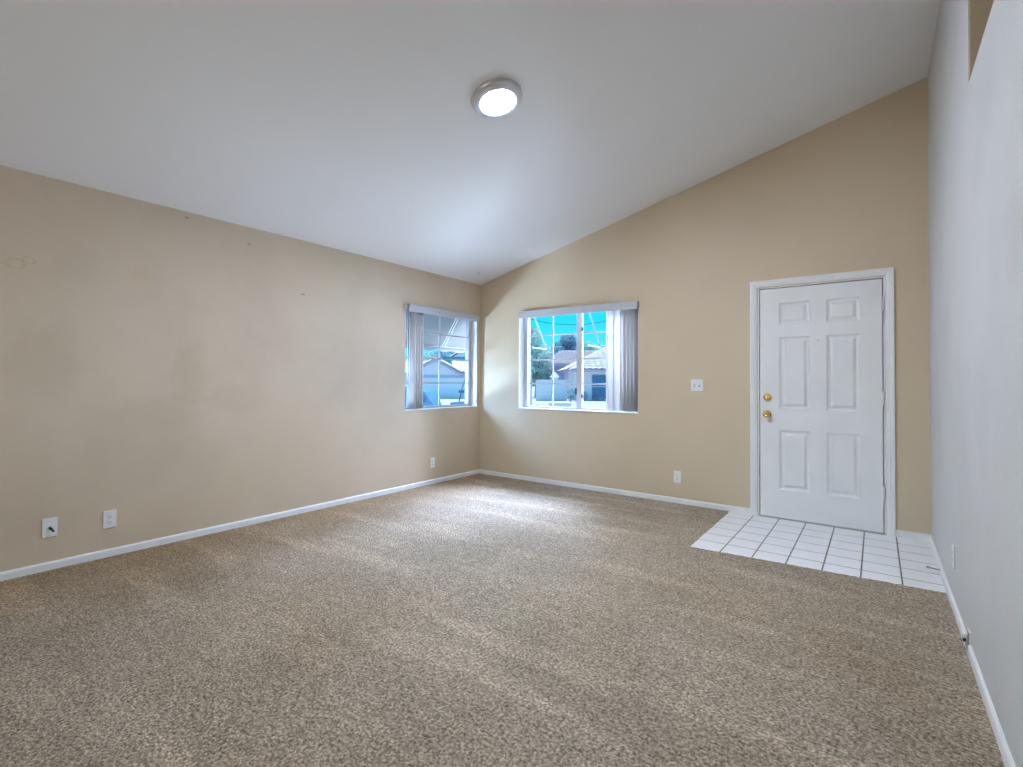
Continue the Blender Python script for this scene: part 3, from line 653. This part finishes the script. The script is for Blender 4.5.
# block wall with capped pier
M_block = mat('whitewashed_block', (.72, .69, .74), .9, var=.05, vscale=4)
bw = frame_at(551, 42.5, 'garden_wall', 'white block garden wall in front of the blue grey house', 'garden wall')
bm = new_bm(); add_box(bm, -1.3, 0, 0, .2, 0, 1.75); add_box(bm, 0, 1.65, 0, .2, 0, 1.75, Matrix.Rotation(R(28), 4, 'Z')); obj('wall_panel', bm, M_block, bw)
bm = new_bm(); add_box(bm, -1.35, .03, -.04, .24, 1.75, 1.83); add_box(bm, 0, 1.7, -.04, .24, 1.75, 1.83, Matrix.Rotation(R(28), 4, 'Z')); obj('wall_cap', bm, M_block, bw)
pr_ = frame_at(555, 44.2, 'garden_pier', 'white pier with pyramid cap rising behind the block wall', 'pier')
bm = new_bm(); add_box(bm, -.28, .28, 0, .56, 0, 2.05); obj('pier_shaft', bm, M_wallw, pr_)
bm = new_bm(); b_ = [bm.verts.new(p) for p in ((-.42, -.12, 2.05), (.42, -.12, 2.05), (.42, .68, 2.05), (-.42, .68, 2.05))]; ap = bm.verts.new((0, .28, 2.62)); bm.faces.new(b_[::-1])
for i in range(4): bm.faces.new((b_[i], b_[(i+1) % 4], ap))
obj('pier_cap', bm, M_block, pr_)
# post, planter
po = frame_at(530.5, 25, 'porch_post', 'white square post at the left edge of the far wall window', 'post')
bm = new_bm(); add_box(bm, -.07, .07, -.07, .07, 0, 2.85); obj('post_shaft', bm, M_vinyl, po, bevel=.01)
bm = new_bm(); add_box(bm, -.11, .11, -.11, .11, 2.85, 2.95); obj('post_cap', bm, M_vinyl, po)
bm = new_bm(); add_box(bm, -.11, .11, -.11, .11, 0, .12); obj('post_base', bm, M_vinyl, po)
pl = frame_at(561, 24.5, 'planter_wall', 'low white planter wall at the foot of the block wall', 'planter')
bm = new_bm(); add_box(bm, -.55, .5, 0, .6, .0, .52); add_box(bm, -.60, .55, -.05, .65, .52, .62); obj('planter_box', bm, M_block, pl, bevel=.02)
# cable between two poles
M_pole = mat('weathered_pole', (.30, .26, .24), .9)
pA, pB = cam_ground(496, 30, 5.75), cam_ground(644, 30, 5.70)
for q, lb in ((pA, 'weathered wooden utility pole at the left end of the power cable'), (pB, 'weathered wooden utility pole at the right end of the power cable')):
    up = thing('utility_pole', lb, 'utility pole', (q.x, q.y, GZ), (0, 0, YAW), 'utility poles')
    bm = new_bm(); add_tube(bm, [(0, 0, 0), (0, 0, q.z-GZ+.25)], [.13, .10], 12); obj('pole_shaft', bm, M_pole, up)
    bm = new_bm(); add_box(bm, -.06, .06, -.8, .8, q.z-GZ-.25, q.z-GZ-.12); obj('crossarm', bm, M_pole, up)
cb = new_bm(); add_tube(cb, [pA.lerp(pB, .012+.976*t/24) - Vector((0, 0, 1.05*4*(t/24)*(1-t/24))) for t in range(25)], .018, 6)
tag(obj('power_cable', cb, M_dark), 'dark sagging power cable crossing the sky in the far wall window', 'cable')

def leaves(bm, c, rad, n, size):
    c = Vector(c)
    for _ in range(n):
        while True:
            p = Vector((random.uniform(-1, 1), random.uniform(-1, 1), random.uniform(-1, 1)))
            if .35 < p.length < 1: break
        q = c + Vector((p.x*rad[0], p.y*rad[1], p.z*rad[2]))
        a = Vector((random.gauss(0, 1), random.gauss(0, 1), random.gauss(0, 1))).normalized(); b = a.orthogonal().normalized(); s_ = size*random.uniform(.6, 1.3)
        bm.faces.new([bm.verts.new(q + a*s_), bm.verts.new(q + b*s_*.55), bm.verts.new(q - a*s_), bm.verts.new(q - b*s_*.55)])
M_bark = mat('grey_bark', (.22, .19, .17), .9)
def foliage(name, col): return mat(name, col, .7, var=.35, vscale=1.2)
F1, F2, F3, F4 = foliage('feathery_leaf', (.46, .54, .48)), foliage('pine_leaf', (.24, .33, .44)), foliage('green_leaf', (.32, .50, .38)), foliage('shrub_leaf', (.22, .36, .46))
def tree(name, label, px, d, height, trunk_h, clumps, m, n, size, group='trees beyond the windows'):
    t = frame_at(px, d, name, label, 'tree', group)
    bm = new_bm(); add_tube(bm, [(0, 0, 0), (.05, 0, trunk_h*.5), (0, .05, trunk_h), (.1, 0, height*.75)], [.16, .13, .10, .04], 8)
    for k in range(4):
        a = k*1.7; add_tube(bm, [(0, 0, trunk_h*.8), (math.cos(a)*.6, math.sin(a)*.6, trunk_h+.8), (math.cos(a)*1.1, math.sin(a)*1.1, trunk_h+1.8)], [.07, .05, .02], 6)
    obj('trunk', bm, M_bark, t)
    bm = new_bm()
    for c, r in clumps: leaves(bm, c, r, n, size)
    obj('crown', bm, m, t)
tree('shade_tree', 'feathery grey green tree behind the block wall, filling the left of the far wall window', 536, 51.5, 7.2, 2.4,
     [((-.7, 0, 6.3), (1.3, 1.3, 1.1)), ((-1.5, 0, 4.6), (1.5, 1.4, 1.5)), ((.5, .3, 4.3), (1.5, 1.4, 1.5)), ((0, -.2, 2.7), (1.9, 1.4, 1.1)), ((-2.3, 0, 5.4), (1.3, 1.3, 1.5)), ((-1.2, 0, 1.9), (1.6, 1.2, .9)), ((.9, 0, 2.3), (.9, .9, 1.0))], F1, 800, .14)
tree('pine_tree', 'dark rounded pine rising behind the brown roofed house', 568, 78, 9.2, 3.5,
     [((0, 0, 8.2), (1.4, 1.4, 1.2)), ((-1.0, 0, 6.9), (1.8, 1.6, 1.2)), ((1.1, 0, 6.9), (1.7, 1.6, 1.2)), ((.2, -.3, 5.6), (2.6, 2, 1.4))], F2, 900, .17)
tree('bushy_tree', 'bright green bushy tree behind the pink roof, past the center stile', 590, 66, 7.2, 2.0,
     [((-.4, 0, 6.0), (1.3, 1.2, 1.1)), ((.3, 0, 5.0), (1.8, 1.4, 1.3)), ((-1.1, 0, 4.5), (1.4, 1.3, 1.3)), ((0, 0, 3.5), (2.1, 1.5, 1.1))], F3, 900, .13)
tree('bushy_tree', 'blue green bushy tree between the feathery tree and the pine', 553, 70, 6.6, 2.0,
     [((.2, 0, 5.3), (1.6, 1.3, 1.4)), ((-.8, 0, 4.3), (1.3, 1.2, 1.3)), ((1.9, 0, 4.9), (1.6, 1.2, 1.2))], F4, 800, .14)
tree('distant_tree', 'pale distant tree under the awning edge, left of the garage gable', 427, 75, 5.6, 2.4,
     [((0, 0, 5.1), (1.6, 1.4, 1.3)), ((-1.8, 0, 4.6), (1.6, 1.4, 1.3))], F1, 500, .15)
tree('distant_tree', 'dark distant tree under the awning edge, above the teal shed', 449, 85, 6.6, 2.4,
     [((0, 0, 6.2), (1.6, 1.4, 1.0)), ((2.0, 0, 6.0), (1.5, 1.4, 1.1)), ((-1.8, 0, 5.9), (1.2, 1.4, .9))], F4, 350, .16)
def shrub(label, px, d, r, h, m, n=500):
    t = frame_at(px, d, 'shrub', label, 'shrub')
    bm = new_bm(); add_tube(bm, [(0, 0, 0), (0, 0, h*.6)], .03, 6); add_tube(bm, [(0, 0, .05), (r*.4, 0, h*.6)], .02, 6); obj('stem', bm, M_bark, t)
    bm = new_bm(); leaves(bm, (0, 0, h*.55), (r, r, h*.5), n, .06); obj('foliage', bm, m, t)
shrub('dark blue green shrub at the corner of the white house', 571, 41, .45, 1.1, F4)
shrub('low shrub under the wall of the white house, left of its window', 582, 43, .55, .85, F4)
shrub('low shrub under the window of the white house', 599, 43.1, .6, .35, F4, 300)
def agave(label, px, d, h):
    t = frame_at(px, d, 'agave', label, 'plant')
    for k in range(13):
        a = k*2.4; el = R(35 + 45*(k % 3)/2); bm = new_bm(); dirv = Vector((math.cos(a)*math.cos(el), math.sin(a)*math.cos(el), math.sin(el))); sdv = dirv.cross(Vector((0, 0, 1))).normalized()
        pts = [Vector((0, 0, .02)) + dirv*h*s_ - Vector((0, 0, .25*h*s_*s_)) for s_ in (0, .35, .7, 1)]
        ws = [.05, .06, .04, .002]; l = [bm.verts.new(p + sdv*w_) for p, w_ in zip(pts, ws)]; c = [bm.verts.new(p - Vector((0, 0, .015))) for p in pts]; r_ = [bm.verts.new(p - sdv*w_) for p, w_ in zip(pts, ws)]
        for i in range(3): bm.faces.new((l[i], l[i+1], c[i+1], c[i])); bm.faces.new((c[i], c[i+1], r_[i+1], r_[i]))
        o = obj('leaf_blade', bm, F4, t); sm = o.modifiers.new('thick', 'SOLIDIFY'); sm.thickness = .008
agave('spiky blue agave at the foot of the white post, left of another', 536, 22, .85)
agave('spiky blue agave in front of the block wall, right of another', 544, 23, .75)
